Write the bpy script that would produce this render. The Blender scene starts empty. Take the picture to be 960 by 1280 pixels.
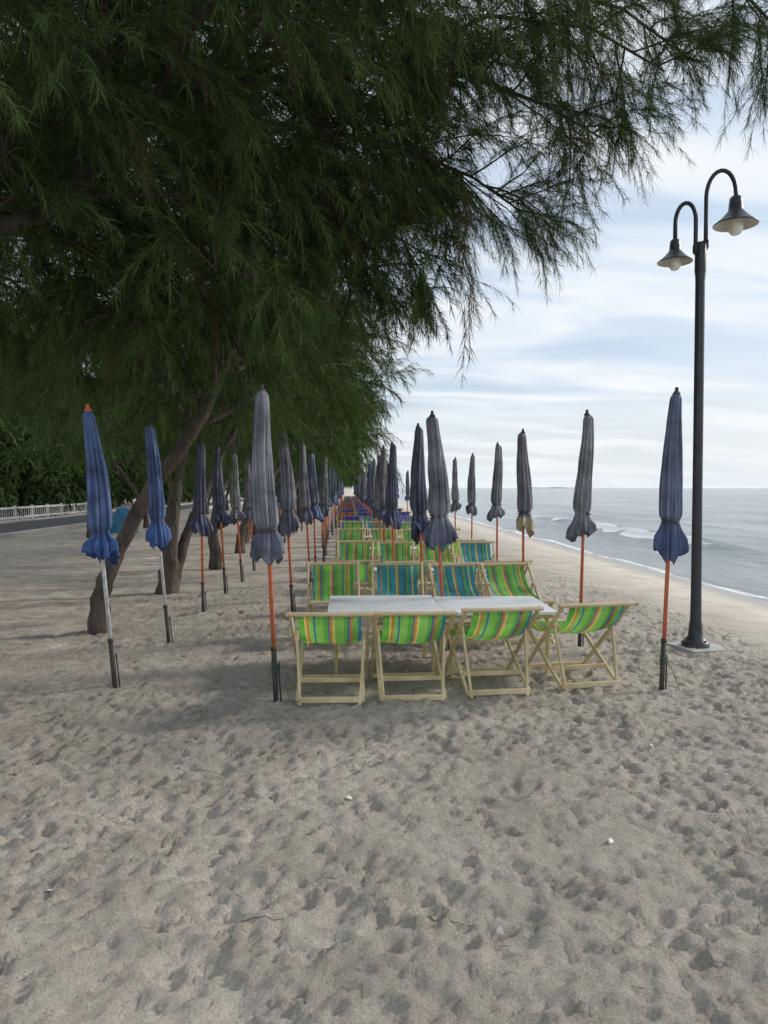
import bpy, math, numpy as np
from mathutils import Vector
R = math.radians
scene = bpy.context.scene
COL = scene.collection
rng = np.random.default_rng(7)

# ---------------------------------------------------------------- helpers
def new_mat(name):
    m = bpy.data.materials.new(name); m.use_nodes = True
    nt = m.node_tree; nt.nodes.clear()
    out = nt.nodes.new('ShaderNodeOutputMaterial')
    return m, nt, out
def N(nt, t, **kw):
    n = nt.nodes.new(t)
    for k, v in kw.items(): setattr(n, k, v)
    return n
def ramp(nt, stops, interp='LINEAR'):
    r = N(nt, 'ShaderNodeValToRGB'); cr = r.color_ramp; cr.interpolation = interp
    while len(cr.elements) < len(stops): cr.elements.new(0.5)
    for e, (p, c) in zip(cr.elements, stops):
        e.position = p; e.color = (c[0], c[1], c[2], 1) if not isinstance(c, float) else (c, c, c, 1)
    return r
def simple_mat(name, c1, c2, rough=0.6, scale=8.0, bump=0.2, metallic=0.0, stretch=(1,1,1), bscale=None, dist=0.01):
    m, nt, out = new_mat(name); L = nt.links
    tc = N(nt, 'ShaderNodeTexCoord'); mp = N(nt, 'ShaderNodeMapping'); mp.inputs['Scale'].default_value = stretch
    L.new(tc.outputs['Object'], mp.inputs[0])
    no = N(nt, 'ShaderNodeTexNoise'); no.inputs['Scale'].default_value = scale; no.inputs['Detail'].default_value = 4
    L.new(mp.outputs[0], no.inputs['Vector'])
    rp = ramp(nt, [(0.3, c1), (0.7, c2)]); L.new(no.outputs['Fac'], rp.inputs[0])
    p = N(nt, 'ShaderNodeBsdfPrincipled'); p.inputs['Roughness'].default_value = rough; p.inputs['Metallic'].default_value = metallic
    L.new(rp.outputs[0], p.inputs['Base Color'])
    no2 = N(nt, 'ShaderNodeTexNoise'); no2.inputs['Scale'].default_value = bscale or scale*4; no2.inputs['Detail'].default_value = 3
    L.new(mp.outputs[0], no2.inputs['Vector'])
    b = N(nt, 'ShaderNodeBump'); b.inputs['Strength'].default_value = bump; b.inputs['Distance'].default_value = dist
    L.new(no2.outputs['Fac'], b.inputs['Height']); L.new(b.outputs[0], p.inputs['Normal'])
    L.new(p.outputs[0], out.inputs[0])
    return m
def mesh_from(name, V, F, mats, smooth=True, uv=None):
    me = bpy.data.meshes.new(name); me.from_pydata([tuple(v) for v in V], [], F)
    for m in (mats if isinstance(mats, (list, tuple)) else [mats]): me.materials.append(m)
    if smooth: me.polygons.foreach_set('use_smooth', [True]*len(me.polygons))
    if uv is not None:
        l = me.uv_layers.new(name='UVMap'); idx = np.empty(len(me.loops), dtype=np.int32)
        me.loops.foreach_get('vertex_index', idx); l.data.foreach_set('uv', np.asarray(uv, dtype=np.float32)[idx].ravel())
    me.update(); return me
def mesh_np(name, V, loops, starts, totals, mats, smooth=False):
    me = bpy.data.meshes.new(name); me.vertices.add(len(V)); me.vertices.foreach_set('co', np.asarray(V, dtype=np.float32).ravel())
    me.loops.add(len(loops)); me.loops.foreach_set('vertex_index', np.asarray(loops, dtype=np.int32))
    me.polygons.add(len(starts)); me.polygons.foreach_set('loop_start', np.asarray(starts, dtype=np.int32))
    me.polygons.foreach_set('loop_total', np.asarray(totals, dtype=np.int32))
    if smooth: me.polygons.foreach_set('use_smooth', np.ones(len(starts), dtype=bool))
    me.materials.append(mats); me.update(calc_edges=True); return me
def obj(name, data, loc=(0,0,0), parent=None, rot=(0,0,0), scale=(1,1,1)):
    o = bpy.data.objects.new(name, data); COL.objects.link(o)
    o.location = loc; o.rotation_euler = rot; o.scale = scale
    if parent is not None: o.parent = parent
    return o
def thing(name, parts, loc, rot=(0,0,0), scale=(1,1,1), label='', category='', group=None):
    e = bpy.data.objects.new(name, None); COL.objects.link(e); e.empty_display_size = 0.2
    e.location = loc; e.rotation_euler = rot; e.scale = scale
    e['label'] = label; e['category'] = category
    if group: e['group'] = group
    for p in parts:
        o = obj(p[0], p[1], parent=e, scale=p[2] if len(p) > 2 else (1, 1, 1))
    return e
def tube(V, F, pts, rad, n=8, cap=True, wob=0.0, rg=None):
    pts = [np.array(p, float) for p in pts]; k = len(pts)
    if not hasattr(rad, '__len__'): rad = [rad]*k
    base = len(V); up = None
    for i in range(k):
        t = pts[min(i+1, k-1)] - pts[max(i-1, 0)]; t /= (np.linalg.norm(t)+1e-9)
        if up is None:
            a = np.array([0, 0, 1.0]) if abs(t[2]) < .9 else np.array([0, 1.0, 0])
            u = np.cross(t, a)
        else: u = up - t*np.dot(up, t)
        u /= (np.linalg.norm(u)+1e-9); up = u; w = np.cross(t, u)
        for j in range(n):
            th = 2*math.pi*j/n; r = rad[i]
            if wob and rg is not None: r *= 1+wob*(rg.random()-.5)
            V.append(pts[i] + r*(math.cos(th)*u+math.sin(th)*w))
    for i in range(k-1):
        for j in range(n):
            a = base+i*n+j; b = base+i*n+(j+1) % n
            F.append((a, b, b+n, a+n))
    if cap:
        F.append(tuple(base+j for j in reversed(range(n)))); F.append(tuple(base+(k-1)*n+j for j in range(n)))
def beam(V, F, p1, p2, w, t, ax=(1,0,0), ch=0.15):
    p1 = np.array(p1, float); p2 = np.array(p2, float); d = p2-p1; d /= np.linalg.norm(d)
    a = np.array(ax, float); a -= d*np.dot(a, d); a /= np.linalg.norm(a); b = np.cross(d, a)
    c = ch*min(w, t); hw, ht = w/2, t/2
    prof = [(hw-c, -ht), (hw, -ht+c), (hw, ht-c), (hw-c, ht), (-hw+c, ht), (-hw, ht-c), (-hw, -ht+c), (-hw+c, -ht)]
    base = len(V)
    for p in (p1, p2):
        for x, y in prof: V.append(p+a*x+b*y)
    for j in range(8):
        k = (j+1) % 8; F.append((base+j, base+k, base+8+k, base+8+j))
    F.append(tuple(base+j for j in reversed(range(8)))); F.append(tuple(base+8+j for j in range(8)))
def box(V, F, c, s, ch=0.1):
    beam(V, F, (c[0], c[1], c[2]-s[2]/2), (c[0], c[1], c[2]+s[2]/2), s[0], s[1], (1,0,0), ch)
def lathe(V, F, prof, n=24, c=(0,0,0)):
    base = len(V)
    for r, z in prof:
        for j in range(n):
            th = 2*math.pi*j/n; V.append((c[0]+r*math.cos(th), c[1]+r*math.sin(th), c[2]+z))
    for i in range(len(prof)-1):
        for j in range(n):
            a = base+i*n+j; b = base+i*n+(j+1) % n; F.append((a, b, b+n, a+n))
TAB = rng.random((256, 256))
def vnoise(x, y, s=0):
    x = x+s*17.37; y = y+s*9.71
    ix = np.floor(x).astype(int); iy = np.floor(y).astype(int); fx = x-ix; fy = y-iy
    fx = fx*fx*(3-2*fx); fy = fy*fy*(3-2*fy)
    a = TAB[ix & 255, iy & 255]; b = TAB[(ix+1) & 255, iy & 255]; c = TAB[ix & 255, (iy+1) & 255]; d = TAB[(ix+1) & 255, (iy+1) & 255]
    return (a*(1-fx)+b*fx)*(1-fy)+(c*(1-fx)+d*fx)*fy - .5
def axis(segs):
    out = []
    for s in segs:
        if isinstance(s[2], float): out += list(np.arange(s[0], s[1]-1e-6, s[2]))
        else:
            sg = 1 if s[0] > 0 else -1; out += list(sg*np.geomspace(abs(s[0]), abs(s[1]), s[2]+1)[:-1])
    return np.array(out)
def sst(a, b, x):
    t = np.clip((x-a)/(b-a), 0, 1); return t*t*(3-2*t)

# ---------------------------------------------------------------- materials
def sand_material():
    m, nt, out = new_mat('sand'); L = nt.links
    tc = N(nt, 'ShaderNodeTexCoord'); sep = N(nt, 'ShaderNodeSeparateXYZ'); L.new(tc.outputs['Object'], sep.inputs[0])
    n1 = N(nt, 'ShaderNodeTexNoise'); n1.inputs['Scale'].default_value = 1.6; n1.inputs['Detail'].default_value = 4
    L.new(tc.outputs['Object'], n1.inputs['Vector'])
    r1 = ramp(nt, [(0.3, (0.53, 0.465, 0.39)), (0.7, (0.70, 0.62, 0.53))]); L.new(n1.outputs['Fac'], r1.inputs[0])
    n2 = N(nt, 'ShaderNodeTexNoise'); n2.inputs['Scale'].default_value = 110; n2.inputs['Detail'].default_value = 3; n2.inputs['Roughness'].default_value = .8
    L.new(tc.outputs['Object'], n2.inputs['Vector'])
    r2 = ramp(nt, [(0.3, 0.45), (0.46, .93), (0.72, 1.22)]); L.new(n2.outputs['Fac'], r2.inputs[0])
    mx = N(nt, 'ShaderNodeMix', data_type='RGBA', blend_type='MULTIPLY'); mx.inputs[0].default_value = 0.85
    L.new(r1.outputs[0], mx.inputs[6]); L.new(r2.outputs[0], mx.inputs[7])
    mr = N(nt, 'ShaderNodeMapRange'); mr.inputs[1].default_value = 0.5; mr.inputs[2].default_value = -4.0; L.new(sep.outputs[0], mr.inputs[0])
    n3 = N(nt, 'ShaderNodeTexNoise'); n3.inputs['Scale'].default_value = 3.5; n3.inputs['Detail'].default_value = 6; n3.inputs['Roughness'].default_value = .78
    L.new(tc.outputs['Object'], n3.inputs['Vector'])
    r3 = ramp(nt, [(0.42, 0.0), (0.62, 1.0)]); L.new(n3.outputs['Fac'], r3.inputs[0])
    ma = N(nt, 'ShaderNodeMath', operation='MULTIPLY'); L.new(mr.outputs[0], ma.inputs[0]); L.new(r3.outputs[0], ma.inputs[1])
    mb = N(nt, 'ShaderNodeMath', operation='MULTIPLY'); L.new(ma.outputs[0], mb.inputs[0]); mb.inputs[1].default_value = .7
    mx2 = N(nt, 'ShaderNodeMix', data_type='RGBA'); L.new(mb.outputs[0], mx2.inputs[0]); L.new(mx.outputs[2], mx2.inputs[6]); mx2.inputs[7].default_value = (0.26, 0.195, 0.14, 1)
    mw = N(nt, 'ShaderNodeMapRange', interpolation_type='SMOOTHSTEP'); mw.inputs[1].default_value = -0.17; mw.inputs[2].default_value = -0.29; L.new(sep.outputs[2], mw.inputs[0])
    mx3 = N(nt, 'ShaderNodeMix', data_type='RGBA'); L.new(mw.outputs[0], mx3.inputs[0]); L.new(mx2.outputs[2], mx3.inputs[6]); mx3.inputs[7].default_value = (0.33, 0.30, 0.27, 1)
    p = N(nt, 'ShaderNodeBsdfPrincipled'); L.new(mx3.outputs[2], p.inputs['Base Color'])
    rr = N(nt, 'ShaderNodeMapRange'); rr.inputs[3].default_value = .95; rr.inputs[4].default_value = .35; L.new(mw.outputs[0], rr.inputs[0]); L.new(rr.outputs[0], p.inputs['Roughness'])
    nb = N(nt, 'ShaderNodeTexNoise'); nb.inputs['Scale'].default_value = 19; nb.inputs['Detail'].default_value = 7; nb.inputs['Roughness'].default_value = .75
    L.new(tc.outputs['Object'], nb.inputs['Vector'])
    dw = N(nt, 'ShaderNodeMapRange'); dw.inputs[1].default_value = -.02; dw.inputs[2].default_value = -.2; dw.inputs[3].default_value = 1.0; dw.inputs[4].default_value = .1; L.new(sep.outputs[2], dw.inputs[0])
    b = N(nt, 'ShaderNodeBump'); b.inputs['Distance'].default_value = .085; L.new(dw.outputs[0], b.inputs['Strength']); L.new(nb.outputs['Fac'], b.inputs['Height'])
    L.new(b.outputs[0], p.inputs['Normal'])
    L.new(p.outputs[0], out.inputs[0]); return m
def foliage_material(name, dark, light):
    m, nt, out = new_mat(name); L = nt.links
    at = N(nt, 'ShaderNodeAttribute'); at.attribute_name = 'tone'
    rp = ramp(nt, [(0.0, dark), (0.78, light), (0.86, (0.12, 0.095, 0.05)), (1.0, (0.11, 0.068, 0.045))]); L.new(at.outputs['Fac'], rp.inputs[0])
    d = N(nt, 'ShaderNodeBsdfDiffuse'); L.new(rp.outputs[0], d.inputs[0]); L.new(d.outputs[0], out.inputs[0]); return m
def cloth_mat(name, stops, transl=0.3, rough=0.8, repeat=1.0, skirt=None, fade=0.25, skirt_mix=.75):
    m, nt, out = new_mat(name); L = nt.links
    uv = N(nt, 'ShaderNodeUVMap'); sep = N(nt, 'ShaderNodeSeparateXYZ'); L.new(uv.outputs[0], sep.inputs[0])
    mu = N(nt, 'ShaderNodeMath', operation='MULTIPLY'); mu.inputs[1].default_value = repeat; L.new(sep.outputs[0], mu.inputs[0])
    fr = N(nt, 'ShaderNodeMath', operation='FRACT'); L.new(mu.outputs[0], fr.inputs[0])
    rp = ramp(nt, stops, 'CONSTANT'); L.new(fr.outputs[0], rp.inputs[0]); c = rp.outputs[0]
    if skirt:
        mr = N(nt, 'ShaderNodeMapRange'); mr.inputs[1].default_value = .80 if skirt_mix < .8 else .85; mr.inputs[2].default_value = .88; L.new(sep.outputs[1], mr.inputs[0])
        ms = N(nt, 'ShaderNodeMath', operation='MULTIPLY'); ms.inputs[1].default_value = skirt_mix; L.new(mr.outputs[0], ms.inputs[0])
        mx = N(nt, 'ShaderNodeMix', data_type='RGBA'); L.new(ms.outputs[0], mx.inputs[0]); L.new(c, mx.inputs[6]); mx.inputs[7].default_value = (*skirt, 1); c = mx.outputs[2]
    tc = N(nt, 'ShaderNodeTexCoord'); oi = N(nt, 'ShaderNodeObjectInfo')
    ad = N(nt, 'ShaderNodeVectorMath', operation='ADD'); L.new(tc.outputs['Object'], ad.inputs[0]); L.new(oi.outputs['Location'], ad.inputs[1])
    no = N(nt, 'ShaderNodeTexNoise'); no.inputs['Scale'].default_value = 5; no.inputs['Detail'].default_value = 5; L.new(ad.outputs[0], no.inputs['Vector'])
    r2 = ramp(nt, [(0.25, 1-fade*1.6), (0.75, 1+fade)]); L.new(no.outputs['Fac'], r2.inputs[0])
    mm = N(nt, 'ShaderNodeMix', data_type='RGBA', blend_type='MULTIPLY'); mm.inputs[0].default_value = 1; L.new(c, mm.inputs[6]); L.new(r2.outputs[0], mm.inputs[7]); c = mm.outputs[2]
    d = N(nt, 'ShaderNodeBsdfPrincipled'); d.inputs['Roughness'].default_value = rough; L.new(c, d.inputs['Base Color'])
    nb = N(nt, 'ShaderNodeTexNoise'); nb.inputs['Scale'].default_value = 18; nb.inputs['Detail'].default_value = 3; L.new(tc.outputs['Object'], nb.inputs['Vector'])
    b = N(nt, 'ShaderNodeBump'); b.inputs['Strength'].default_value = .6; b.inputs['Distance'].default_value = .025; L.new(nb.outputs['Fac'], b.inputs['Height']); L.new(b.outputs[0], d.inputs['Normal'])
    if transl <= 0: L.new(d.outputs[0], out.inputs[0]); return m
    t = N(nt, 'ShaderNodeBsdfTranslucent'); L.new(c, t.inputs[0])
    ms2 = N(nt, 'ShaderNodeMixShader'); ms2.inputs[0].default_value = transl
    L.new(d.outputs[0], ms2.inputs[1]); L.new(t.outputs[0], ms2.inputs[2]); L.new(ms2.outputs[0], out.inputs[0]); return m

M_sand = sand_material()
M_bark = simple_mat('bark', (0.035, 0.027, 0.022), (0.135, 0.105, 0.085), .9, 9, .9, stretch=(1, 1, .35), bscale=22, dist=.04)
M_barkd = simple_mat('dark_bark', (0.018, 0.014, 0.012), (0.065, 0.05, 0.042), .9, 9, .9, stretch=(1, 1, .35), bscale=22, dist=.04)
M_fol = foliage_material('casuarina_needles', (0.024, 0.046, 0.016), (0.125, 0.195, 0.065))
M_wood = simple_mat('pale_wood', (0.50, 0.38, 0.21), (0.70, 0.57, 0.36), .6, 6, .3)
M_wood2 = simple_mat('weathered_brown_wood', (0.20, 0.12, 0.08), (0.34, 0.22, 0.14), .7, 6, .3)
M_white = simple_mat('white_laminate', (0.60, 0.62, 0.62), (0.74, 0.74, 0.73), .45, 5, .1)
M_yellow = simple_mat('yellow_paint', (0.50, 0.40, 0.16), (0.68, 0.56, 0.24), .55, 6, .2)
M_orange = simple_mat('orange_pole_paint', (0.46, 0.10, 0.045), (0.68, 0.19, 0.09), .5, 14, .25)
M_polewhite = simple_mat('worn_white_pole', (0.42, 0.41, 0.40), (0.72, 0.72, 0.7), .55, 18, .25)
M_dark = simple_mat('rusty_dark_pipe', (0.022, 0.020, 0.020), (0.08, 0.06, 0.048), .7, 30, .4)
M_lampblk = simple_mat('black_lamp_paint', (0.018, 0.020, 0.026), (0.036, 0.04, 0.048), .4, 6, .15)
M_shadein = simple_mat('grey_shade_lining', (0.40, 0.38, 0.34), (0.55, 0.53, 0.48), .5, 6, .1)
M_conc = simple_mat('concrete', (0.34, 0.33, 0.31), (0.5, 0.49, 0.46), .9, 9, .4)
M_rope = simple_mat('green_rope', (0.04, 0.11, 0.07), (0.09, 0.2, 0.13), .8, 60, .5)
M_asph = simple_mat('asphalt', (0.055, 0.055, 0.058), (0.085, 0.085, 0.088), .9, 14, .4)
M_fence = simple_mat('white_painted_concrete', (0.55, 0.55, 0.54), (0.74, 0.74, 0.72), .7, 2, .2)
M_tarp = simple_mat('blue_tarp', (0.015, 0.12, 0.25), (0.05, 0.24, 0.40), .45, 3, .4)
M_twig = simple_mat('dry_twig', (0.08, 0.06, 0.045), (0.22, 0.17, 0.13), .9, 30, .4)
M_shell = simple_mat('bleached_shell', (0.6, 0.57, 0.52), (0.8, 0.77, 0.72), .5, 20, .3)
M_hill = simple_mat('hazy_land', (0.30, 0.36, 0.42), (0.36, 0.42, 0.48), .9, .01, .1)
g = (0.16, 0.48, 0.08); g2 = (0.27, 0.62, 0.13); bl = (0.08, 0.22, 0.38); o_ = (0.66, 0.28, 0.08); ye = (0.72, 0.66, 0.20); tq = (0.07, 0.35, 0.44)
M_green = cloth_mat('green_striped_canvas', [(0, g), (.10, ye), (.13, o_), (.17, g2), (.24, bl), (.27, g2), (.40, g), (.47, bl), (.50, o_), (.54, ye), (.58, g2), (.72, g), (.78, bl), (.82, o_), (.86, g2), (.95, tq)], .45, repeat=1)
M_turq = cloth_mat('turquoise_striped_canvas', [(0, tq), (.10, ye), (.14, tq), (.22, g), (.28, bl), (.33, tq), (.46, o_), (.49, ye), (.53, tq), (.66, bl), (.70, g2), (.75, tq), (.88, o_), (.91, tq)], .45)
M_red = cloth_mat('red_striped_canvas', [(0, (.48, .09, .03)), (.2, o_), (.26, (.34, .05, .05)), (.5, bl), (.6, (.5, .12, .04)), (.85, ye), (.88, (.45, .06, .04))], .45)
M_blue = cloth_mat('blue_striped_canvas', [(0, (.04, .09, .40)), (.2, (.08, .20, .58)), (.35, (.04, .08, .34)), (.5, (.20, .07, .36)), (.6, (.05, .13, .46)), (.85, tq), (.9, (.05, .1, .42))], .45)
a1 = (0.135, 0.14, 0.17); a2 = (0.33, 0.335, 0.365); a3 = (0.085, 0.09, 0.12)
skg = [(0, a1), (.35, a2), (.45, a1), (.62, a3), (.72, a2), (.80, a1)]
M_can = [cloth_mat('grey_striped_umbrella_cloth', skg, 0, repeat=16, skirt=(.10, .112, .17), fade=.35),
         cloth_mat('navy_umbrella_cloth', [(0, (.085, .095, .15)), (.4, (.19, .20, .26)), (.5, (.09, .10, .155)), (.8, (.065, .075, .12))], 0, repeat=16, skirt=(.07, .085, .165), fade=.35),
         cloth_mat('faded_grey_umbrella_cloth', [(0, (.17, .175, .20)), (.4, (.37, .37, .40)), (.55, (.16, .165, .19)), (.8, (.28, .28, .31))], 0, repeat=16, skirt=(.14, .15, .20), fade=.35),
         cloth_mat('blue_umbrella_cloth', [(0, (.10, .125, .20)), (.4, (.23, .25, .33)), (.5, (.11, .135, .21)), (.8, (.08, .10, .16))], 0, repeat=16, skirt=(.06, .10, .22), fade=.35)]
M_canb = cloth_mat('grey_umbrella_cloth_beige_hem', skg, 0, repeat=16, skirt=(.50, .43, .30), skirt_mix=.95)
M_cans = cloth_mat('bright_blue_umbrella_cloth', [(0, (.07, .12, .27)), (.4, (.19, .24, .38)), (.5, (.08, .13, .28)), (.8, (.05, .09, .20))], 0, repeat=16, skirt=(.045, .11, .32), fade=.4)

# ---------------------------------------------------------------- ground
xs = axis([(-900, -60, 14), (-60, -8, .9), (-8, -3.6, .1), (-3.6, 4.6, .024), (4.6, 9.4, .1), (9.4, 20, .7), (20, 60, 5.), (60, 200, 4)])
xs = np.append(xs, 200.)
ys = axis([(-30, 1.6, .9), (1.6, 7, .019), (7, 12, .04), (12, 20, .1), (20, 60, .7), (60, 4000, 26)]); ys = np.append(ys, 4000.)
X, Y = np.meshgrid(xs, ys, indexing='ij')
Z = -0.30*np.clip((X-4.0)/3.4, 0, None)**1.25
Z = np.maximum(Z, -4)
fy = 1-sst(13, 22, Y); fx = sst(-8.5, -5, X)
fr = 1-.85*sst(3.8, 6.0, X+.8*vnoise(Y*.6, X*.2, 3))
near = fy*fx*fr*(1-.3*(1-sst(-3.2, -1.2, X))*sst(4.5, 7, Y))
fine = near*(1-sst(8, 14, Y)*.4)
Z = Z + .07*vnoise(X*.35, Y*.35, 1)*(1-sst(4.5, 7, X))*(1-sst(40, 80, Y))
Z += .035*vnoise(X*1.6, Y*1.6, 2)*fx*fr*(1-sst(14, 30, Y))
wx = X+.12*vnoise(X*3, Y*3, 5)+.03*vnoise(X*12, Y*12, 15); wy = Y+.12*vnoise(X*3, Y*3, 6)+.03*vnoise(X*12, Y*12, 16)
n1 = vnoise(wx*4.5, wy*4.5, 4); n2 = vnoise(wx*10, wy*10, 7); n3 = vnoise(wx*19, wy*19, 8); n4 = vnoise(wx*36, wy*36, 9)
patch = .7+.6*sst(-.25, .25, vnoise(X*.9, Y*.9, 33))
Z += fine*patch*(.028*n1 - .050*np.abs(n2) - .040*np.abs(n3) + .016*n4)
r2 = np.random.default_rng(11)
def stamp(cx, cy, ang, l, w, dep):
    i0, i1 = np.searchsorted(xs, [cx-.25, cx+.25]); j0, j1 = np.searchsorted(ys, [cy-.25, cy+.25])
    if i1-i0 < 3 or j1-j0 < 3: return
    x = X[i0:i1, j0:j1]-cx; y = Y[i0:i1, j0:j1]-cy
    u = (x*math.cos(ang)+y*math.sin(ang))/l; v = (-x*math.sin(ang)+y*math.cos(ang))/w
    d = np.sqrt(u*u+v*v)
    Z[i0:i1, j0:j1] += near[i0:i1, j0:j1]*(-dep*(1-sst(.72, 1.02, d)) + dep*.75*np.exp(-((d-1.2)/.16)**2)*(.5+.9*(u > 0)))
for k in range(330):
    x, y = r2.uniform(-4.5, 4.8), r2.uniform(1.8, 14); a = r2.uniform(0, 6.28)
    for s in range(r2.integers(3, 9)):
        px = x+math.cos(a)*s*.55+(-1)**s*.09*math.sin(a); py = y+math.sin(a)*s*.55-(-1)**s*.09*math.cos(a)
        if -4.7 < px < 4.8: stamp(px, py, a+r2.normal(0, .15), r2.uniform(.09, .13), r2.uniform(.034, .048), r2.uniform(.008, .018))
for k in range(9500):
    stamp(r2.uniform(-4.2, 4.6), r2.uniform(1.7, 13), r2.uniform(0, 6.28), r2.uniform(.022, .055), r2.uniform(.016, .030), r2.uniform(.005, .014))
nx, ny = len(xs), len(ys)
I = np.arange(nx*ny).reshape(nx, ny)
q = np.stack([I[:-1, :-1], I[1:, :-1], I[1:, 1:], I[:-1, 1:]], -1).reshape(-1, 4)
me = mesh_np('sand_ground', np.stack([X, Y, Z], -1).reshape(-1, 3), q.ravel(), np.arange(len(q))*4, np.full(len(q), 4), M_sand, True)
o = obj('sand_ground', me); o['kind'] = 'structure'; o['label'] = 'pale grey trampled beach sand covered in footprints'; o['category'] = 'sand'
def gz(x, y):
    i = int(np.clip(np.searchsorted(xs, x)-1, 0, nx-2)); j = int(np.clip(np.searchsorted(ys, y)-1, 0, ny-2))
    a = (x-xs[i])/(xs[i+1]-xs[i]); b = (y-ys[j])/(ys[j+1]-ys[j])
    return float((Z[i, j]*(1-a)+Z[i+1, j]*a)*(1-b)+(Z[i, j+1]*(1-a)+Z[i+1, j+1]*a)*b)
def gavg(x, y, r=.3):
    return float(np.mean([gz(x+a*r, y+b*r) for a in (-1, 0, 1) for b in (-1, 0, 1)]))

# ---------------------------------------------------------------- sea
sx = np.append(axis([(5.6, 16, .12), (16, 40, .6), (40, 5000, 34)]), 5000.); sy = np.append(axis([(-40, 8, 3.), (8, 60, .35), (60, 6000, 40)]), 6000.)
SX, SY = np.meshgrid(sx, sy, indexing='ij')
nearw = 1-sst(18, 45, SX)
ph = SX*1.25+1.6*vnoise(SX*.12, SY*.10, 2)*4
SZ = -.30 + .04*np.sin(ph)*nearw*sst(7.5, 10, SX) + .06*vnoise(SX*.8, SY*.35, 9)*nearw*sst(7.5, 10, SX)
crx = 12.3+1.2*vnoise(SY*.12, SY*0, 12)
win = sst(20, 28, SY)*(1-sst(44, 60, SY))
SZ += .24*win*np.exp(-((SX-crx)/.5)**2)
crx2 = 18+2*vnoise(SY*.08, SY*0, 14); SZ += .12*np.exp(-((SX-crx2)/.9)**2)*sst(18, 30, SY)
foam = win*np.exp(-((SX-crx+.45)/.45)**2)*np.clip(.75+2.2*vnoise(SX*1.5, SY*.7, 3), 0, 1)*1.4
edge = 7.45+.35*vnoise(SY*.5, SY*0, 21)+.5*vnoise(SY*.09, SY*0, 22)
foam += .8*np.exp(-((SX-edge-.15)/.22)**2)
foam += np.clip(vnoise(SX*2.2, SY*.6, 31)*3-.6, 0, 1)*np.exp(-((SX-9.8)/1.6)**2)*.8
foam += .6*np.exp(-((SX-crx2+.5)/.4)**2)*np.clip(vnoise(SX, SY*.3, 6)*4, 0, 1)*sst(25, 40, SY)
m, nt, out = new_mat('sea_water'); L = nt.links
tc = N(nt, 'ShaderNodeTexCoord'); mp = N(nt, 'ShaderNodeMapping'); mp.inputs['Scale'].default_value = (1.0, .38, 1); L.new(tc.outputs['Object'], mp.inputs[0])
w1 = N(nt, 'ShaderNodeTexNoise'); w1.inputs['Scale'].default_value = 1.5; w1.inputs['Detail'].default_value = 7; w1.inputs['Roughness'].default_value = .66; L.new(mp.outputs[0], w1.inputs['Vector'])
w2 = N(nt, 'ShaderNodeTexNoise'); w2.inputs['Scale'].default_value = .12; w2.inputs['Detail'].default_value = 5; L.new(mp.outputs[0], w2.inputs['Vector'])
b1 = N(nt, 'ShaderNodeBump'); b1.inputs['Strength'].default_value = 1.0; b1.inputs['Distance'].default_value = .32; L.new(w1.outputs['Fac'], b1.inputs['Height'])
b2 = N(nt, 'ShaderNodeBump'); b2.inputs['Strength'].default_value = .8; b2.inputs['Distance'].default_value = 1.4; L.new(w2.outputs['Fac'], b2.inputs['Height']); L.new(b1.outputs[0], b2.inputs['Normal'])
p = N(nt, 'ShaderNodeBsdfPrincipled'); p.inputs['Roughness'].default_value = .16
p.inputs['IOR'].default_value = 1.33
cr = ramp(nt, [(0.35, (0.18, 0.21, 0.215)), (0.65, (0.33, 0.355, 0.355))]); L.new(w2.outputs['Fac'], cr.inputs[0])
L.new(cr.outputs[0], p.inputs['Base Color']); L.new(b2.outputs[0], p.inputs['Normal'])
at = N(nt, 'ShaderNodeAttribute'); at.attribute_name = 'foam'
fn = N(nt, 'ShaderNodeTexNoise'); fn.inputs['Scale'].default_value = 5; fn.inputs['Detail'].default_value = 6; fn.inputs['Roughness'].default_value = .7; L.new(mp.outputs[0], fn.inputs['Vector'])
fm = N(nt, 'ShaderNodeMath', operation='MULTIPLY'); L.new(at.outputs['Fac'], fm.inputs[0]); L.new(fn.outputs['Fac'], fm.inputs[1])
fr2 = N(nt, 'ShaderNodeMapRange', interpolation_type='SMOOTHSTEP'); fr2.inputs[1].default_value = .22; fr2.inputs[2].default_value = .42; L.new(fm.outputs[0], fr2.inputs[0])
df = N(nt, 'ShaderNodeBsdfDiffuse'); df.inputs[0].default_value = (.8, .8, .79, 1)
ms = N(nt, 'ShaderNodeMixShader'); L.new(fr2.outputs[0], ms.inputs[0]); L.new(p.outputs[0], ms.inputs[1]); L.new(df.outputs[0], ms.inputs[2]); L.new(ms.outputs[0], out.inputs[0])
a, b = len(sx), len(sy); I = np.arange(a*b).reshape(a, b)
q = np.stack([I[:-1, :-1], I[1:, :-1], I[1:, 1:], I[:-1, 1:]], -1).reshape(-1, 4)
me = mesh_np('sea_water', np.stack([SX, SY, SZ], -1).reshape(-1, 3), q.ravel(), np.arange(len(q))*4, np.full(len(q), 4), m, True)
fa = me.attributes.new('foam', 'FLOAT', 'POINT'); fa.data.foreach_set('value', foam.astype(np.float32).ravel())
o = obj('sea_water', me); o['kind'] = 'structure'; o['label'] = 'grey rippled sea with small breaking waves'; o['category'] = 'sea'
V = []; F = []
for i in range(41):
    t = i/40; h = 6.5*math.sin(math.pi*t)**.6*(.6+.5*abs(math.sin(t*9)))
    x = 950+t*420; V += [(x, 4200, -1), (x, 4210, h), (x, 4260, h*.9), (x, 4300, -1)]
    if i:
        k = 4*i
        for j in range(3): F.append((k-4+j, k+j, k+j+1, k-3+j))
o = obj('headland_hill', mesh_from('headland_hill', V, F, M_hill)); o['kind'] = 'structure'; o['label'] = 'low hazy strip of land across the water'; o['category'] = 'hill'

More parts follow.
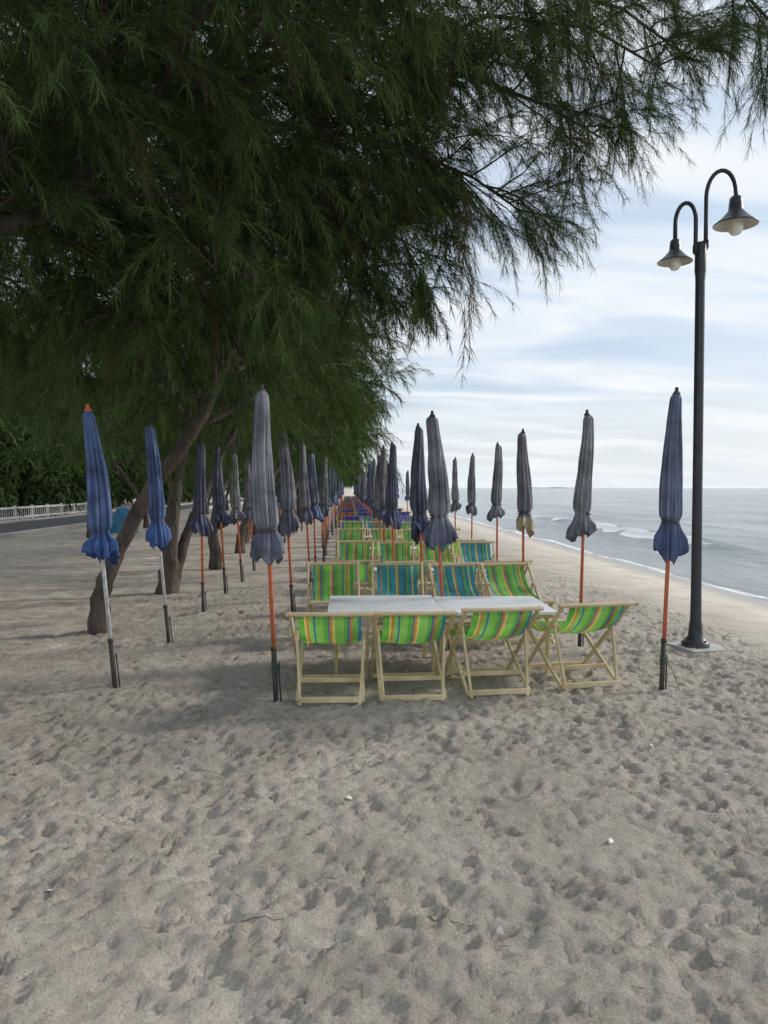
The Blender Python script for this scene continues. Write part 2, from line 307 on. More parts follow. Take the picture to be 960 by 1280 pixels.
# ---------------------------------------------------------------- road, kerb, fence
V = []; F = []
for i in range(81):
    y = -20+i*4; V += [(-15.6, y, .09), (-11.6, y, .09)]
    if i: F.append((2*i-2, 2*i-1, 2*i+1, 2*i))
o = obj('asphalt_road', mesh_from('asphalt_road', V, F, M_asph)); o['kind'] = 'structure'; o['label'] = 'dark asphalt road behind the beach'; o['category'] = 'road'
V = []; F = []; beam(V, F, (-11.5, -20, .06), (-11.5, 300, .06), .16, .24)
beam(V, F, (-15.7, -20, .06), (-15.7, 300, .06), .16, .24)
o = obj('road_kerb', mesh_from('road_kerb', V, F, M_conc, False)); o['kind'] = 'structure'; o['label'] = 'pale concrete kerb along the road'; o['category'] = 'kerb'
Vr = []; Fr = []
for zz in (.25, .72): beam(Vr, Fr, (0, 0, zz), (0, 22, zz), .08, .10)
for i in range(88): box(Vr, Fr, (0, .12+i*.25, .48), (.03, .04, .5))
fe = thing('roadside_fence', [('fence_rail', mesh_from('fence_rail', Vr, Fr, M_fence, False))], (-16.3, 28, 0),
      label='white painted railing fence beside the road', category='fence')
V = []; F = []; box(V, F, (0, 0, .42), (.13, .13, .84)); PM = mesh_from('fence_post', V, F, M_fence, False)
for i in range(12): obj('fence_post', PM, (0, i*2, 0), fe)

# ---------------------------------------------------------------- trees
def polyline(rg, p, d, length, n, rise, droop, wander):
    pts = [np.array(p, float)]; d = np.array(d, float); d /= np.linalg.norm(d)
    for i in range(n):
        t = i/n; d = d+rg.normal(0, wander, 3)+np.array([0, 0, rise*(1-t)-droop*t]); d /= np.linalg.norm(d)
        pts.append(pts[-1]+d*length/n)
    return pts
def interp_poly(pts, t):
    k = len(pts)-1; s = min(t*k, k-1e-6); i = int(s); f = s-i
    return pts[i]*(1-f)+pts[i+1]*f, pts[i+1]-pts[i]
def build_tree(seed, trunks, limbs, sec_sp=.2, sec_len=(.9, 1.7), twigs_per=11, twig_len=(.5, .95), needles_per=60, nl=(.14, .28), nw=.006, two=True, extra=None, droop=.28, mat=None, sec_start=.2, tr_n=12, lo=False, spread=.33, wide=0.0, tmean=.42, bark=None):
    rg = np.random.default_rng(seed); V = []; F = []
    for pts, rad in trunks:
        pp = []; rr = []
        for i in range(len(pts)-1):
            for s in range(5):
                f = s/5; pp.append(np.array(pts[i])*(1-f)+np.array(pts[i+1])*f+rg.normal(0, .012, 3)); rr.append(rad[i]*(1-f)+rad[i+1]*f)
        pp.append(np.array(pts[-1])); rr.append(rad[-1]); tube(V, F, pp, rr, tr_n, wob=.16, rg=rg)
    P0 = []; D0 = []
    for lm in limbs:
        pts, r0 = lm[0], lm[1]; dens = lm[2] if len(lm) > 2 else 1.0
        pts = [np.array(p, float) for p in pts]; k = len(pts); tube(V, F, pts, list(np.linspace(r0, .010, k)), 5 if lo else 7, wob=.12, rg=rg)
        Ltot = sum(np.linalg.norm(pts[i+1]-pts[i]) for i in range(k-1)); ns = max(3, int(Ltot/sec_sp*dens))
        for j in range(ns):
            t = sec_start+(1-sec_start)*(j+rg.random())/ns; p, tg = interp_poly(pts, min(t, .999)); tg = tg/np.linalg.norm(tg)
            rv = rg.normal(0, 1, 3); rv -= tg*np.dot(rv, tg); rv /= np.linalg.norm(rv)
            d = tg*.75+rv*.9+np.array([0, 0, .15]); sl = rg.uniform(*sec_len)*(1-.35*t)
            sp = polyline(rg, p, d, sl, 6, .02, droop, .10)
            if not lo: tube(V, F, sp, list(np.linspace(.011, .003, 7)), 4, False)
            for _ in range(twigs_per):
                tt = rg.uniform(.1, 1); p2, t2 = interp_poly(sp, min(tt, .999)); t2 = t2/np.linalg.norm(t2)
                rv = rg.normal(0, 1, 3); P0.append(p2); D0.append(t2*.9+rv*.48)
    P0 = np.array(P0); D0 = np.array(D0); D0 /= np.linalg.norm(D0, axis=1)[:, None]; nt_ = len(P0)
    TL = rg.uniform(*twig_len, nt_); tone_t = np.clip(rg.normal(tmean, .17, nt_), 0, .78)
    dead = rg.random(nt_) < .012; tone_t[dead] = .95
    dro = rg.uniform(.10, .38, nt_)
    if extra is not None:
        P0 = np.vstack([P0, extra[0]]); D0 = np.vstack([D0, extra[1]]); TL = np.append(TL, extra[2]); tone_t = np.append(tone_t, extra[3]); dro = np.append(dro, np.full(len(extra[2]), .5)); nt_ = len(P0)
    T = [P0]; d = D0
    for k in range(4):
        d = d+np.array([0, 0, -1.])*dro[:, None]*(.5+.35*k); d = d/np.linalg.norm(d, axis=1)[:, None]; T.append(T[-1]+d*TL[:, None]/4)
    T = np.stack(T, 1)
    idx = np.repeat(np.arange(nt_), needles_per); s = rg.random(len(idx))*3.999; sg = s.astype(int); f = (s-sg)[:, None]
    if extra is not None:
        keep = ~((idx >= nt_-len(extra[2])) & (rg.random(len(idx)) < .6)); idx = idx[keep]; s = s[keep]; sg = sg[keep]; f = f[keep]
    A = T[idx, sg]; B = T[idx, sg+1]; P = A*(1-f)+B*f; tg = (B-A)/(np.linalg.norm(B-A, axis=1)[:, None]+1e-9)
    D = tg*.85+rg.normal(0, spread, (len(idx), 3)); D /= np.linalg.norm(D, axis=1)[:, None]
    Ln = rg.uniform(*nl, len(idx))*(1.15-.1*s); W = np.full(len(idx), nw)*rg.uniform(.7, 1.3, len(idx))
    W = np.where((rg.random(len(idx)) < wide) & (P[:, 0] < 1.2), W*2.2, W)
    tone = np.clip(tone_t[idx]+rg.normal(0, .08, len(idx)), 0, 1); tone = np.where((tone_t[idx] < .8) & (tone > .78), .78, tone); sag = np.full(len(idx), .28)
    if not lo:
        for k in range(4):
            dd = T[:, k+1]-T[:, k]; ll = np.linalg.norm(dd, axis=1); P = np.vstack([P, T[:, k]]); D = np.vstack([D, dd/(ll[:, None]+1e-9)])
            Ln = np.append(Ln, ll*1.1); W = np.append(W, np.full(nt_, .005)); tone = np.append(tone, np.full(nt_, .9)); sag = np.append(sag, np.zeros(nt_))
    S = np.cross(D, rg.normal(0, 1, D.shape)); S /= (np.linalg.norm(S, axis=1)[:, None]+1e-9); S *= W[:, None]/2
    dz = np.zeros_like(P); dz[:, 2] = -sag*Ln; tip = P+D*Ln[:, None]+dz; n = len(P)
    if two:
        mid = P+D*Ln[:, None]*.5+dz*.15; VV = np.stack([P-S, P+S, mid+S*.85, mid-S*.85, tip], 1).reshape(-1, 3)
        lp = (np.array([0, 1, 2, 3, 3, 2, 4])[None, :]+5*np.arange(n)[:, None]).ravel(); tot = np.tile([4, 3], n); st = np.concatenate([[0], np.cumsum(tot)[:-1]]); rep = 5
    else:
        VV = np.stack([P-S, P+S, tip], 1).reshape(-1, 3); lp = np.arange(3*n); tot = np.full(n, 3); st = np.arange(n)*3; rep = 3
    cm = mesh_np('crown', VV, lp, st, tot, mat or M_fol); ta = cm.attributes.new('tone', 'FLOAT', 'POINT'); ta.data.foreach_set('value', np.repeat(tone, rep).astype(np.float32))
    tm = mesh_from('trunk', V, F, bark or M_bark)
    return tm, cm
def auto_limbs(seed, path, z0, z1, n, lmin, lmax, rise=.12, droop=.25, bias=(0,0)):
    rg = np.random.default_rng(seed); out = []
    path = [np.array(p, float) for p in path]
    zs = [p[2] for p in path]
    for i in range(n):
        z = z0+(z1-z0)*(i+rg.random()*.7)/n; c = np.array([np.interp(z, zs, [p[0] for p in path]), np.interp(z, zs, [p[1] for p in path]), z])
        a = i*2.399+rg.uniform(-.4, .4); t = (z-z0)/(z1-z0); ln = rg.uniform(lmin, lmax)*(1-.55*t)
        d = np.array([math.cos(a)+bias[0], math.sin(a)+bias[1], .25+.6*t]); out.append((polyline(rg, c, d, ln, 7, rise, droop, .09), .034*(1-.4*t)))
    return out
tk = [(-5.0, 5.2, -.1), (-4.7, 5.4, 1.2), (-4.1, 5.7, 2.4), (-3.4, 5.9, 3.2), (-2.75, 6, 3.7), (-2.35, 6, 3.78), (-2.1, 6.0, 3.95), (-1.95, 6.05, 4.2), (-1.72, 6.1, 4.38), (-1.4, 6.2, 4.7), (-.85, 6.4, 5.05)]
lim = [
 ([(-.85, 6.4, 5.05), (.2, 6.7, 5.3), (1.1, 7.0, 5.45), (1.9, 7.3, 5.35), (2.5, 7.5, 5.15)], .035),
 ([(-1.4, 6.2, 4.7), (-.3, 7, 4.95), (.6, 7.5, 5.0), (1.3, 7.9, 4.9), (1.9, 8.2, 4.65)], .03),
 ([(-2.1, 6, 3.95), (-1.2, 6.6, 4.2), (-.4, 7.2, 4.4), (.2, 7.7, 4.4), (.85, 8.1, 4.15)], .03),
 ([(-1.4, 6.2, 4.7), (-.5, 6, 5.5), (.8, 6, 6.1), (2.3, 6.4, 6.4), (3.5, 6.9, 6.3), (4.3, 7.3, 6.0)], .04, .8),
 ([(-.85, 6.4, 5.05), (.2, 6.8, 5.9), (1.5, 7.3, 6.5), (2.8, 7.8, 6.6), (3.8, 8.3, 6.35)], .03, .7),
 ([(.2, 6.7, 5.3), (1.2, 6.6, 5.75), (2.2, 6.9, 5.85), (3.0, 7.2, 5.65)], .025, .8),
 ([(-2.75, 6, 3.7), (-2.9, 6.6, 4.8), (-2.6, 7.2, 6), (-2.2, 7.6, 7)], .035),
 ([(-2.75, 6, 3.7), (-2.6, 6.9, 4.0), (-2.1, 7.7, 4.0), (-1.5, 8.4, 3.6)], .03, 1.2),
 ([(-3.4, 5.9, 3.2), (-3.6, 6.9, 3.7), (-3.4, 7.9, 3.8), (-3.1, 8.8, 3.4)], .03),
 ([(-1.8, 6.1, 4.2), (-1, 5.3, 4.9), (0, 4.8, 5.3), (1.0, 4.6, 5.5)], .03),
 ([(-2.1, 6, 3.95), (-1.6, 5.2, 4.7), (-1.4, 4.5, 5.1), (-.9, 4.1, 5.3)], .025),
 ([(-2.75, 6, 3.7), (-2.6, 5.2, 4.2), (-2.6, 4.6, 4.3), (-2.4, 4.2, 4.3)], .025, 1.4),
 ([(-1.8, 6.1, 4.2), (-1.6, 7, 5.2), (-1, 7.8, 6), (0, 8.4, 6.6)], .03, 1.2),
 ([(-.85, 6.4, 5.05), (-.2, 6.1, 5.9), (.6, 6.0, 6.7), (1.6, 6.2, 7.2)], .03),
 ([(-2.1, 6, 3.95), (-1.9, 6.2, 5.2), (-1.5, 6.3, 6.2), (-1, 6.5, 7.0)], .03),
 ([(-1.4, 6.2, 4.7), (-.8, 6.9, 4.7), (-.2, 7.4, 4.5), (.1, 7.9, 4.1)], .025),
 ([(-3.4, 5.9, 3.2), (-3.0, 6.2, 4.2), (-2.4, 6.6, 4.9), (-1.4, 7.0, 5.5)], .025),
 ([(-2.75, 6, 3.7), (-2.4, 5.6, 4.2), (-1.9, 5.3, 4.5), (-1.2, 5.3, 4.8)], .025, 1.3),
 ([(-.3, 7, 4.95), (.1, 7.8, 5.4), (.7, 8.5, 5.7), (1.2, 9.2, 5.6)], .025, 1.5),
 ([(-1.6, 7, 5.2), (-1.2, 7.9, 5.2), (-.5, 8.6, 5.2), (.2, 9.2, 4.9)], .025, 1.4),
 ([(-2.6, 7.2, 6), (-2.9, 8.1, 6.2), (-3.1, 9.0, 6.1), (-3.4, 9.8, 5.7)], .025, 1.3),
 ([(-2.75, 6, 3.7), (-3.0, 7.0, 4.7), (-3.3, 8.0, 5.2), (-3.6, 8.9, 5.1)], .025, 1.3),
 ([(.2, 6.8, 5.9), (.5, 7.6, 6.4), (.9, 8.4, 6.8), (1.3, 9.2, 6.9)], .025, 1.3),
]
rg = np.random.default_rng(5)
ne = 13; hp = np.array([1.15, 7.2, 4.1])+rg.normal(0, .035, (ne, 3)); hp[:, 2] = np.linspace(4.6, 3.2, ne)
hd = rg.normal(0, .14, (ne, 3))+np.array([.0, 0, -1])
tm, cm = build_tree(3, [(tk, [.22, .17, .13, .09, .07, .064, .06, .056, .052, .044, .035])], lim, sec_sp=.14, sec_len=(.75, 1.4), twigs_per=13, twig_len=(.35, .75), needles_per=66, nl=(.09, .19), nw=.0034,
                    extra=(hp, hd, rg.uniform(.3, .6, ne), np.full(ne, .95)), droop=.17, sec_start=.06, spread=.38, wide=.3, tmean=.33, bark=M_barkd)
thing('casuarina_tree', [('trunk', tm), ('crown', cm)], (0, 0, 0), label='large casuarina tree with long overhanging wispy boughs', category='tree', group='casuarina trees lining the beach')
pA = [(0, 0, -.1), (.06, .0, .5), (.24, .05, 1.0), (.68, .0, 1.75), (1.3, -.1, 2.6), (1.7, 0, 3.6), (1.8, .2, 5), (1.7, .3, 6.5), (1.6, .3, 8)]
rA = [.15, .10, .09, .085, .075, .06, .05, .04, .02]
pB = [(0, 0, -.1), (.05, 0, .6), (.1, 0, 1.4), (.25, .1, 2.4), (.4, .1, 3.6), (.5, .2, 5), (.5, .2, 6.5), (.5, .2, 8.2)]
rB = [.20, .14, .11, .095, .075, .06, .045, .02]
pB2 = [(.05, .1, .1), (.3, .15, .9), (.65, .2, 1.8), (1.1, .3, 2.8), (1.5, .4, 4)]
pC = [(0, 0, -.1), (-.1, 0, .8), (.1, .1, 1.8), (.5, .1, 3), (.7, 0, 4.5), (.8, 0, 6.2), (.8, 0, 8)]
rC = [.15, .105, .095, .08, .065, .05, .02]
kw = dict(sec_sp=.24, sec_len=(.8, 1.4), twigs_per=10, twig_len=(.4, .8), needles_per=56, nl=(.11, .24), nw=.0066, droop=.22, two=False, spread=.38, tmean=.47)
kl = dict(sec_sp=.34, sec_len=(.8, 1.45), twigs_per=7, twig_len=(.5, .9), needles_per=18, nl=(.2, .40), nw=.022, droop=.24, two=False, lo=True, tr_n=8, tmean=.5)
front = [([(1.5, .0, 3.0), (1.6, -.6, 3.3), (1.8, -1.1, 3.3), (2.0, -1.7, 3.0)], .025, 1.4),
         ([(1.6, .0, 3.6), (1.5, -.6, 4.0), (1.4, -1.3, 4.0), (1.3, -1.8, 3.7)], .025, 1.4), ([(1.55, .0, 3.2), (1.2, -.5, 3.6), (.9, -1.2, 3.6), (.5, -1.8, 3.3)], .025, 1.4)]
VA = build_tree(21, [(pA, rA)], auto_limbs(1, pA, 2.35, 7.6, 24, 2.3, 3.5)+front, **kw)
frontB = [([(.25, .1, 2.4), (.2, -.6, 2.9), (.2, -1.2, 2.9), (.2, -1.8, 2.6)], .025, 1.4), ([(.4, .1, 2.8), (.7, -.5, 3.2), (1.0, -1.1, 3.2), (1.2, -1.7, 2.9)], .025, 1.4)]
VB = build_tree(22, [(pB, rB), (pB2, [.11, .085, .065, .05, .035])], auto_limbs(2, pB, 2.4, 7.8, 24, 2.5, 3.7, bias=(.15, 0))+frontB, **kw)
VC = build_tree(23, [(pC, rC)], auto_limbs(3, pC, 2.3, 7.6, 24, 2.5, 3.7, bias=(.1, 0)), **kw)
LA = build_tree(24, [(pA, rA)], auto_limbs(4, pA, 2.3, 7.6, 22, 2.4, 3.6), **kl)
LC = build_tree(25, [(pC, rC)], auto_limbs(5, pC, 2.3, 7.8, 24, 2.6, 3.8, bias=(.1, 0)), **kl)
kd = dict(kl); kd.update(sec_sp=.26, needles_per=22, nw=.06, tmean=.3)
LD = build_tree(26, [(pC, rC)], auto_limbs(6, [(0, 0, 0), (0, 0, 8)], .45, 7.8, 36, 2.6, 3.6, rise=.05, droop=.12), **kd)
rg = np.random.default_rng(9)
row = [(-3.0, 9.2, VA, 1.0, 0, 'leaning casuarina tree with curved trunk in the sand'), (-2.95, 12.5, VB, 1.0, 0, 'casuarina tree with forked trunk on the sand')]
y = 16.0; k = 0
while y < 200:
    vs = (VC, VA, VB) if y < 27 else (LC, LA, LC)
    row.append((-2.9+rg.uniform(-.35, .25), y, vs[k % 3], rg.uniform(.9, 1.08), rg.uniform(-.5, .5), 'casuarina tree with drooping dark green crown on sand')); k += 1
    y += rg.uniform(3.3, 4.0)*(1 if y < 60 else 2.4)
row.append((-6.4, 10.0, VC, 1.1, 2.2, 'casuarina tree with dense shaded crown behind the umbrellas'))
row.append((-8.9, 18.0, VC, 1.1, 4.0, 'casuarina tree with dense shaded crown behind the umbrellas'))
for k in range(6):
    row.append((-8.6+rg.uniform(-1.0, 1.0), 25+k*8+rg.uniform(-1, 1), (LC, LA)[k % 2], rg.uniform(.9, 1.1), rg.uniform(0, 6.28), 'casuarina tree with dense shaded crown behind the umbrellas'))
for k in range(18):
    row.append((-20.8+rg.uniform(-1, 1), 25+k*4.4+rg.uniform(-1, 1), LD, rg.uniform(1.15, 1.4), rg.uniform(0, 6.28), 'dark tree with low dense crown beyond the roadside fence'))
for k in range(6):
    row.append((-27+rg.uniform(-1, 1), 34+k*5+rg.uniform(-1, 1), LD, rg.uniform(1.4, 1.6), rg.uniform(0, 6.28), 'dark tree with low dense crown beyond the roadside fence'))
for k in range(5):
    row.append((-16+k*3.0, 118+rg.uniform(-3, 3)+k*7, LD, rg.uniform(1.0, 1.3), rg.uniform(0, 6.28), 'dark tree with low dense crown beyond the roadside fence'))
for x, y, v, s, rz, lb in row:
    thing('casuarina_tree', [('trunk', v[0]), ('crown', v[1])], (x, y, gz(x, y)), (0, 0, rz), (s, s, s), lb, 'tree', 'casuarina trees lining the beach')

# ---------------------------------------------------------------- umbrellas
UH = 2.45
def canopy(seed, mat):
    rg = np.random.default_rng(seed); n = 96; rows = 60
    tl = rg.uniform(.98, 1.08); fl = rg.uniform(.095, .122)
    pt = [0, .012, .035, .08, .35, .65, .9, tl-.04, tl+.01, tl+.07, 1.17, 1.23, 1.28]; pr = [.016, .032, .045, .048, .059, .072, .082, .079, .058, .077, (.09+fl)/2+.004, fl*.97, fl]
    V = []; F = []; UV = []; tw = rg.uniform(-1.4, 1.4); ph = rg.uniform(0, 6); s1 = rg.uniform(0, 50); ph2 = rg.uniform(0, 6); nf = int(rg.integers(3, 6))
    for i in range(rows+2):
        t = min(i, rows)/rows*1.28; r0 = np.interp(t, pt, pr)
        for j in range(n):
            th = 2*math.pi*j/n; sk = float(sst(1.05, 1.26, np.array(t)))
            am = .14+.20*min(1, t/.5)
            pl = (abs(math.sin(nf*th+ph+tw*t))**.8-.55)*am*(1+sk*.2)+.09*am*math.sin(16*th+ph+2*t)
            nz = float(vnoise(np.array(math.cos(th)*1.6+s1), np.array(t*2.2+math.sin(th)*1.6), seed))
            nz2 = float(vnoise(np.array(math.cos(th)*4+s1), np.array(t*5.0+math.sin(th)*4), seed+3))
            r = r0*(1+pl+nz*(.32+.5*sk)+nz2*(.17+.35*sk))+.005*sk*math.sin(13*th+6*t+ph)
            z = -t
            if sk > .0: z += sk*(.06*math.sin(th+ph2)+.10*nz+.09*nz2)
            cx = .016*math.sin(t*3+ph); cy = .016*math.cos(t*2.5+ph)
            if i > rows: r *= .35; z += .10
            V.append((cx+r*math.cos(th), cy+r*math.sin(th), UH-.02+z)); UV.append((j/n, t/1.28))
    for i in range(rows+1):
        for j in range(n):
            a = i*n+j; b = i*n+(j+1) % n; F.append((a, a+n, b+n, b))
    F.append(tuple(reversed(range(n))))
    return mesh_from('canopy', V, F, mat, True, UV), tl
CAN = [canopy(31+i, M_can[i % 4]) for i in range(8)]; CAN.append(canopy(45, M_canb)); CAN.append(canopy(50, M_cans)); CAN.append(canopy(52, M_cans))
def pole_mesh(mat):
    V = []; F = []; tube(V, F, [(0, 0, .2), (0, 0, UH-.02)], .017, 12); return mesh_from('pole', V, F, mat)
P_or = pole_mesh(M_orange); P_wh = pole_mesh(M_polewhite)
V = []; F = []; tube(V, F, [(0, 0, -.15), (0, 0, .42)], .021, 12); tube(V, F, [(0, 0, .40), (0, 0, .43)], .025, 12); tube(V, F, [(.040, .005, -.12), (.034, .005, .30)], .007, 8); tube(V, F, [(-.02, 0, .27), (.045, .005, .27)], .005, 8)
SLV = mesh_from('ground_sleeve', V, F, M_dark)
def tipm(mat):
    V = []; F = []; lathe(V, F, [(.001, .035), (.010, .032), (.016, .02), (.014, .005), (.022, -.005), (.032, -.02), (.032, -.03), (.02, -.035)], 16, (0, 0, UH)); return mesh_from('tip_cap', V, F, mat)
TIP = tipm(M_dark); TIPC = tipm(M_orange)
TIES = []
for c_, tl in CAN:
    V = []; F = []; tie = []
    for i in range(49):
        th = 2*math.pi*i/24; tie.append((.068*math.cos(th), .068*math.sin(th), UH-.03-tl+.012*math.sin(th*.5)))
    tube(V, F, tie, .005, 6); TIES.append(mesh_from('tie_cord', V, F, M_dark))
V = []; F = []; rp_ = []
for i in range(60):
    th = i*.6; rr = .028+.005*math.sin(i*1.7); rp_.append((rr*math.cos(th), rr*math.sin(th), .22+i*.0012+.01*math.sin(i)))
rp_ += [(.05, -.03, .22), (.09, -.05, .12), (.11, -.10, .03), (.17, -.13, .015), (.22, -.06, .015), (.19, .02, .015)]
tube(V, F, rp_, .0028, 5); ROPE = mesh_from('rope', V, F, M_rope)
rg = np.random.default_rng(77)
def umb(x, y, H=2.45, dx=0, dy=0, can=0, pole=P_or, rope=False, lb=None, tip=TIP, w=None):
    names = ['grey striped', 'navy blue', 'faded grey', 'blue striped']
    w = w or rg.uniform(.88, 1.08)
    parts = [('canopy', CAN[can][0], (w, w, 1)), ('pole', pole), ('ground_sleeve', SLV), ('tip_cap', tip)]
    if y < 25: parts.append(('tie_cord', TIES[can], (w, w, 1)))
    if rope: parts.append(('rope', ROPE))
    c = names[can % 4]; pc = 'white' if pole is P_wh else 'orange'
    lb = lb or f'closed {c} beach umbrella on {pc} pole in sand'
    thing('beach_umbrella', parts, (x, y, gz(x, y)), (math.atan(-dy/H), math.atan(dx/H), rg.uniform(-.3, .3) if abs(dx) < .02 else 0), (1, 1, H/UH), lb, 'umbrella', 'closed beach umbrellas standing in rows')
L1 = [(-1.98, 6.51, 2.37, -.20, 9, P_wh, 1.02), (-1.97, 8.41, 2.41, -.20, 10, P_wh, .98), (-1.99, 10.5, 2.35, -.02, 1, P_or, 1), (-1.96, 12.2, 2.36, -.12, 5, P_or, 1), (-1.93, 13.9, 2.36, -.15, 2, P_or, 1), (-1.95, 15.8, 2.35, -.12, 0, P_or, 1)]
for i, (x, y, H, dx, c, p, w) in enumerate(L1):
    umb(x, y, H, dx, 0, c, p, False, 'blue closed beach umbrella leaning on worn white pole' if i < 2 else None, TIPC if i == 0 else TIP, w)
y = 17.9
while y < 75:
    umb(-1.95+rg.uniform(-.1, .1), y, rg.uniform(2.3, 2.45), rg.uniform(-.12, .08), rg.uniform(-.05, .05), int(rg.integers(0, 8))); y += rg.uniform(1.8, 2.3)
L2 = [(-.57, 5.98, 2.45, -.10, 0, 1, 1.12), (-.72, 9.9, 2.42, -.12, 4, 0, 1.1), (-.62, 12.6, 2.42, -.13, 0, 0, 1.), (-.62, 14.6, 2.4, -.06, 3, 0, 1.1)]
for x, y, H, dx, c, rp, w in L2: umb(x, y, H, dx, 0, c, P_or, bool(rp), w=w)
y = 16.6
while y < 85:
    umb(-.62+rg.uniform(-.1, .1), y, rg.uniform(2.35, 2.5), rg.uniform(-.08, .08), 0, int(rg.choice([3, 1, 0, 7, 5]))); y += rg.uniform(2.0, 2.4)
L3 = [(1.0, 7.75, 2.46, -.14, 4, 0, 1.25), (.90, 9.0, 2.46, -.07, 5, 0, 1.1), (.72, 11.9, 2.44, -.03, 1, 0, 1), (.66, 13.7, 2.44, -.02, 0, 0, 1)]
for x, y, H, dx, c, rp, w in L3: umb(x, y, H, dx, 0, c, P_or, bool(rp), w=w)
y = 16.0
while y < 85:
    umb(.75+rg.uniform(-.12, .12), y, rg.uniform(2.35, 2.5), rg.uniform(-.08, .08), 0, int(rg.integers(0, 8))); y += rg.uniform(1.8, 2.3)
L4 = [(2.62, 6.2, 2.5, .10, 7, 1, .98), (2.48, 8.0, 2.5, .06, 2, 0, 1.03), (2.36, 10.1, 2.5, -.02, 8, 0, 1.15), (2.63, 13.3, 2.48, 0, 2, 0, 1.08), (2.78, 17.0, 2.48, 0.02, 0, 0, 1.08), (2.72, 19.2, 2.48, 0, 6, 0, 1)]
for i, (x, y, H, dx, c, rp, w) in enumerate(L4): umb(x, y, H, dx, 0, c, P_or, bool(rp), w=w, lb='closed grey beach umbrella with beige patterned hem, orange pole' if c == 8 else None)
for y in (32, 34.5, 37, 41, 45, 50, 56, 63, 71): umb(2.8+rg.uniform(-.2, .2), y, 2.48, rg.uniform(-.05, .05), 0, int(rg.integers(0, 8)))

# ---------------------------------------------------------------- deck chairs
def chair_meshes(mat):
    w, t = .034, .023
    A = ([], []); B = ([], []); C = ([], [])
    for s in (-1, 1):
        beam(*A, (s*.300, -.20, .735), (s*.288, .64, .0), t, w)
        beam(*B, (s*.258, -.10, .02), (s*.258, .70, .44), t, w)
        beam(*C, (s*.271, .05, .55), (s*.232, -.12, .0), t*.9, w*.85)
    beam(*A, (-.335, -.19, .722), (.335, -.19, .722), .034, .034, (0, 0, 1), .3)
    beam(*A, (-.285, .60, .045), (.285, .60, .045), .038, .022, (0, 0, 1))
    beam(*B, (-.275, .685, .432), (.275, .685, .432), .034, .034, (0, 0, 1), .3)
    beam(*B, (-.25, .10, .142), (.25, .10, .142), .036, .022, (0, 0, 1))
    beam(*C, (-.26, -.108, .04), (.26, -.108, .04), .045, .024, (0, 0, 1))
    return [mesh_from(n, v, f, mat, False) for n, (v, f) in (('back_frame', A), ('seat_frame', B), ('prop_frame', C))]
FR = chair_meshes(M_wood); FR2 = chair_meshes(M_wood2)
def sling(mat, seed, sag=1.0):
    rg = np.random.default_rng(seed); ct = [0, .06, .22, .40, .56, .70, .84, .95, 1]
    cy = [-.18, -.215, -.12, .01, .17, .34, .52, .66, .705]; cz = [.742, .715, .59, .49, .435, .405, .405, .43, .45]
    V = []; F = []; UV = []; nu, nv = 24, 34
    for i in range(nv+1):
        t = i/nv
        y = np.mean([np.interp(np.clip(t+d, 0, 1), ct, cy) for d in (-.05, -.025, 0, .025, .05)]); z = np.mean([np.interp(np.clip(t+d, 0, 1), ct, cz) for d in (-.05, -.025, 0, .025, .05)])
        for j in range(nu+1):
            u = j/nu*2-1; pin = math.sin(math.pi*t); hw = .25-.012*pin**.7
            dz = -.017*(1-u*u)*pin*sag + .012*float(vnoise(np.array(u*3+seed), np.array(t*5), seed))
            V.append((u*hw, y-(.010*(1-u*u)*pin), z+dz)); UV.append(((u+1)/2, t))
    for i in range(nv):
        for j in range(nu):
            a = i*(nu+1)+j; F.append((a, a+1, a+nu+2, a+nu+1))
    return mesh_from('canvas_sling', V, F, mat, True, UV)
SL = {'green': [sling(M_green, 1), sling(M_green, 2, 1.5)], 'turquoise': [sling(M_turq, 3), sling(M_turq, 4)], 'red': [sling(M_red, 5)], 'blue': [sling(M_blue, 6)]}
rg = np.random.default_rng(123)
def chair(x, y, rz, col, sc=(1, 1, 1), fr=None):
    m = SL[col][int(rg.integers(0, len(SL[col])))]; fr = fr or FR
    parts = [('back_frame', fr[0]), ('seat_frame', fr[1]), ('prop_frame', fr[2]), ('canvas_sling', m)]
    dx = -math.sin(rz)*.3; dy = math.cos(rz)*.3
    return thing('deck_chair', parts, (x, y, gavg(x+dx, y+dy)+.003), (0, 0, rz), sc, f'wooden deck chair with {col} striped canvas beside white table', 'chair', 'deck chairs set around white tables')
for x, y, rz in [(-.14, 6.0, -.02), (.51, 6.05, .03), (1.21, 6.16, .10), (2.01, 6.32, .17)]: chair(x, y, rz, 'green')
for (x, y, rz, c) in [(-.17, 8.75, math.pi+.03, 'green'), (.57, 8.75, math.pi-.03, 'turquoise'), (1.26, 8.75, math.pi+.08, 'turquoise'), (1.89, 8.78, math.pi+.14, 'green')]: chair(x, y, rz, c, (.97, 1.0, 1.12))
k = 0; y0 = 10.3
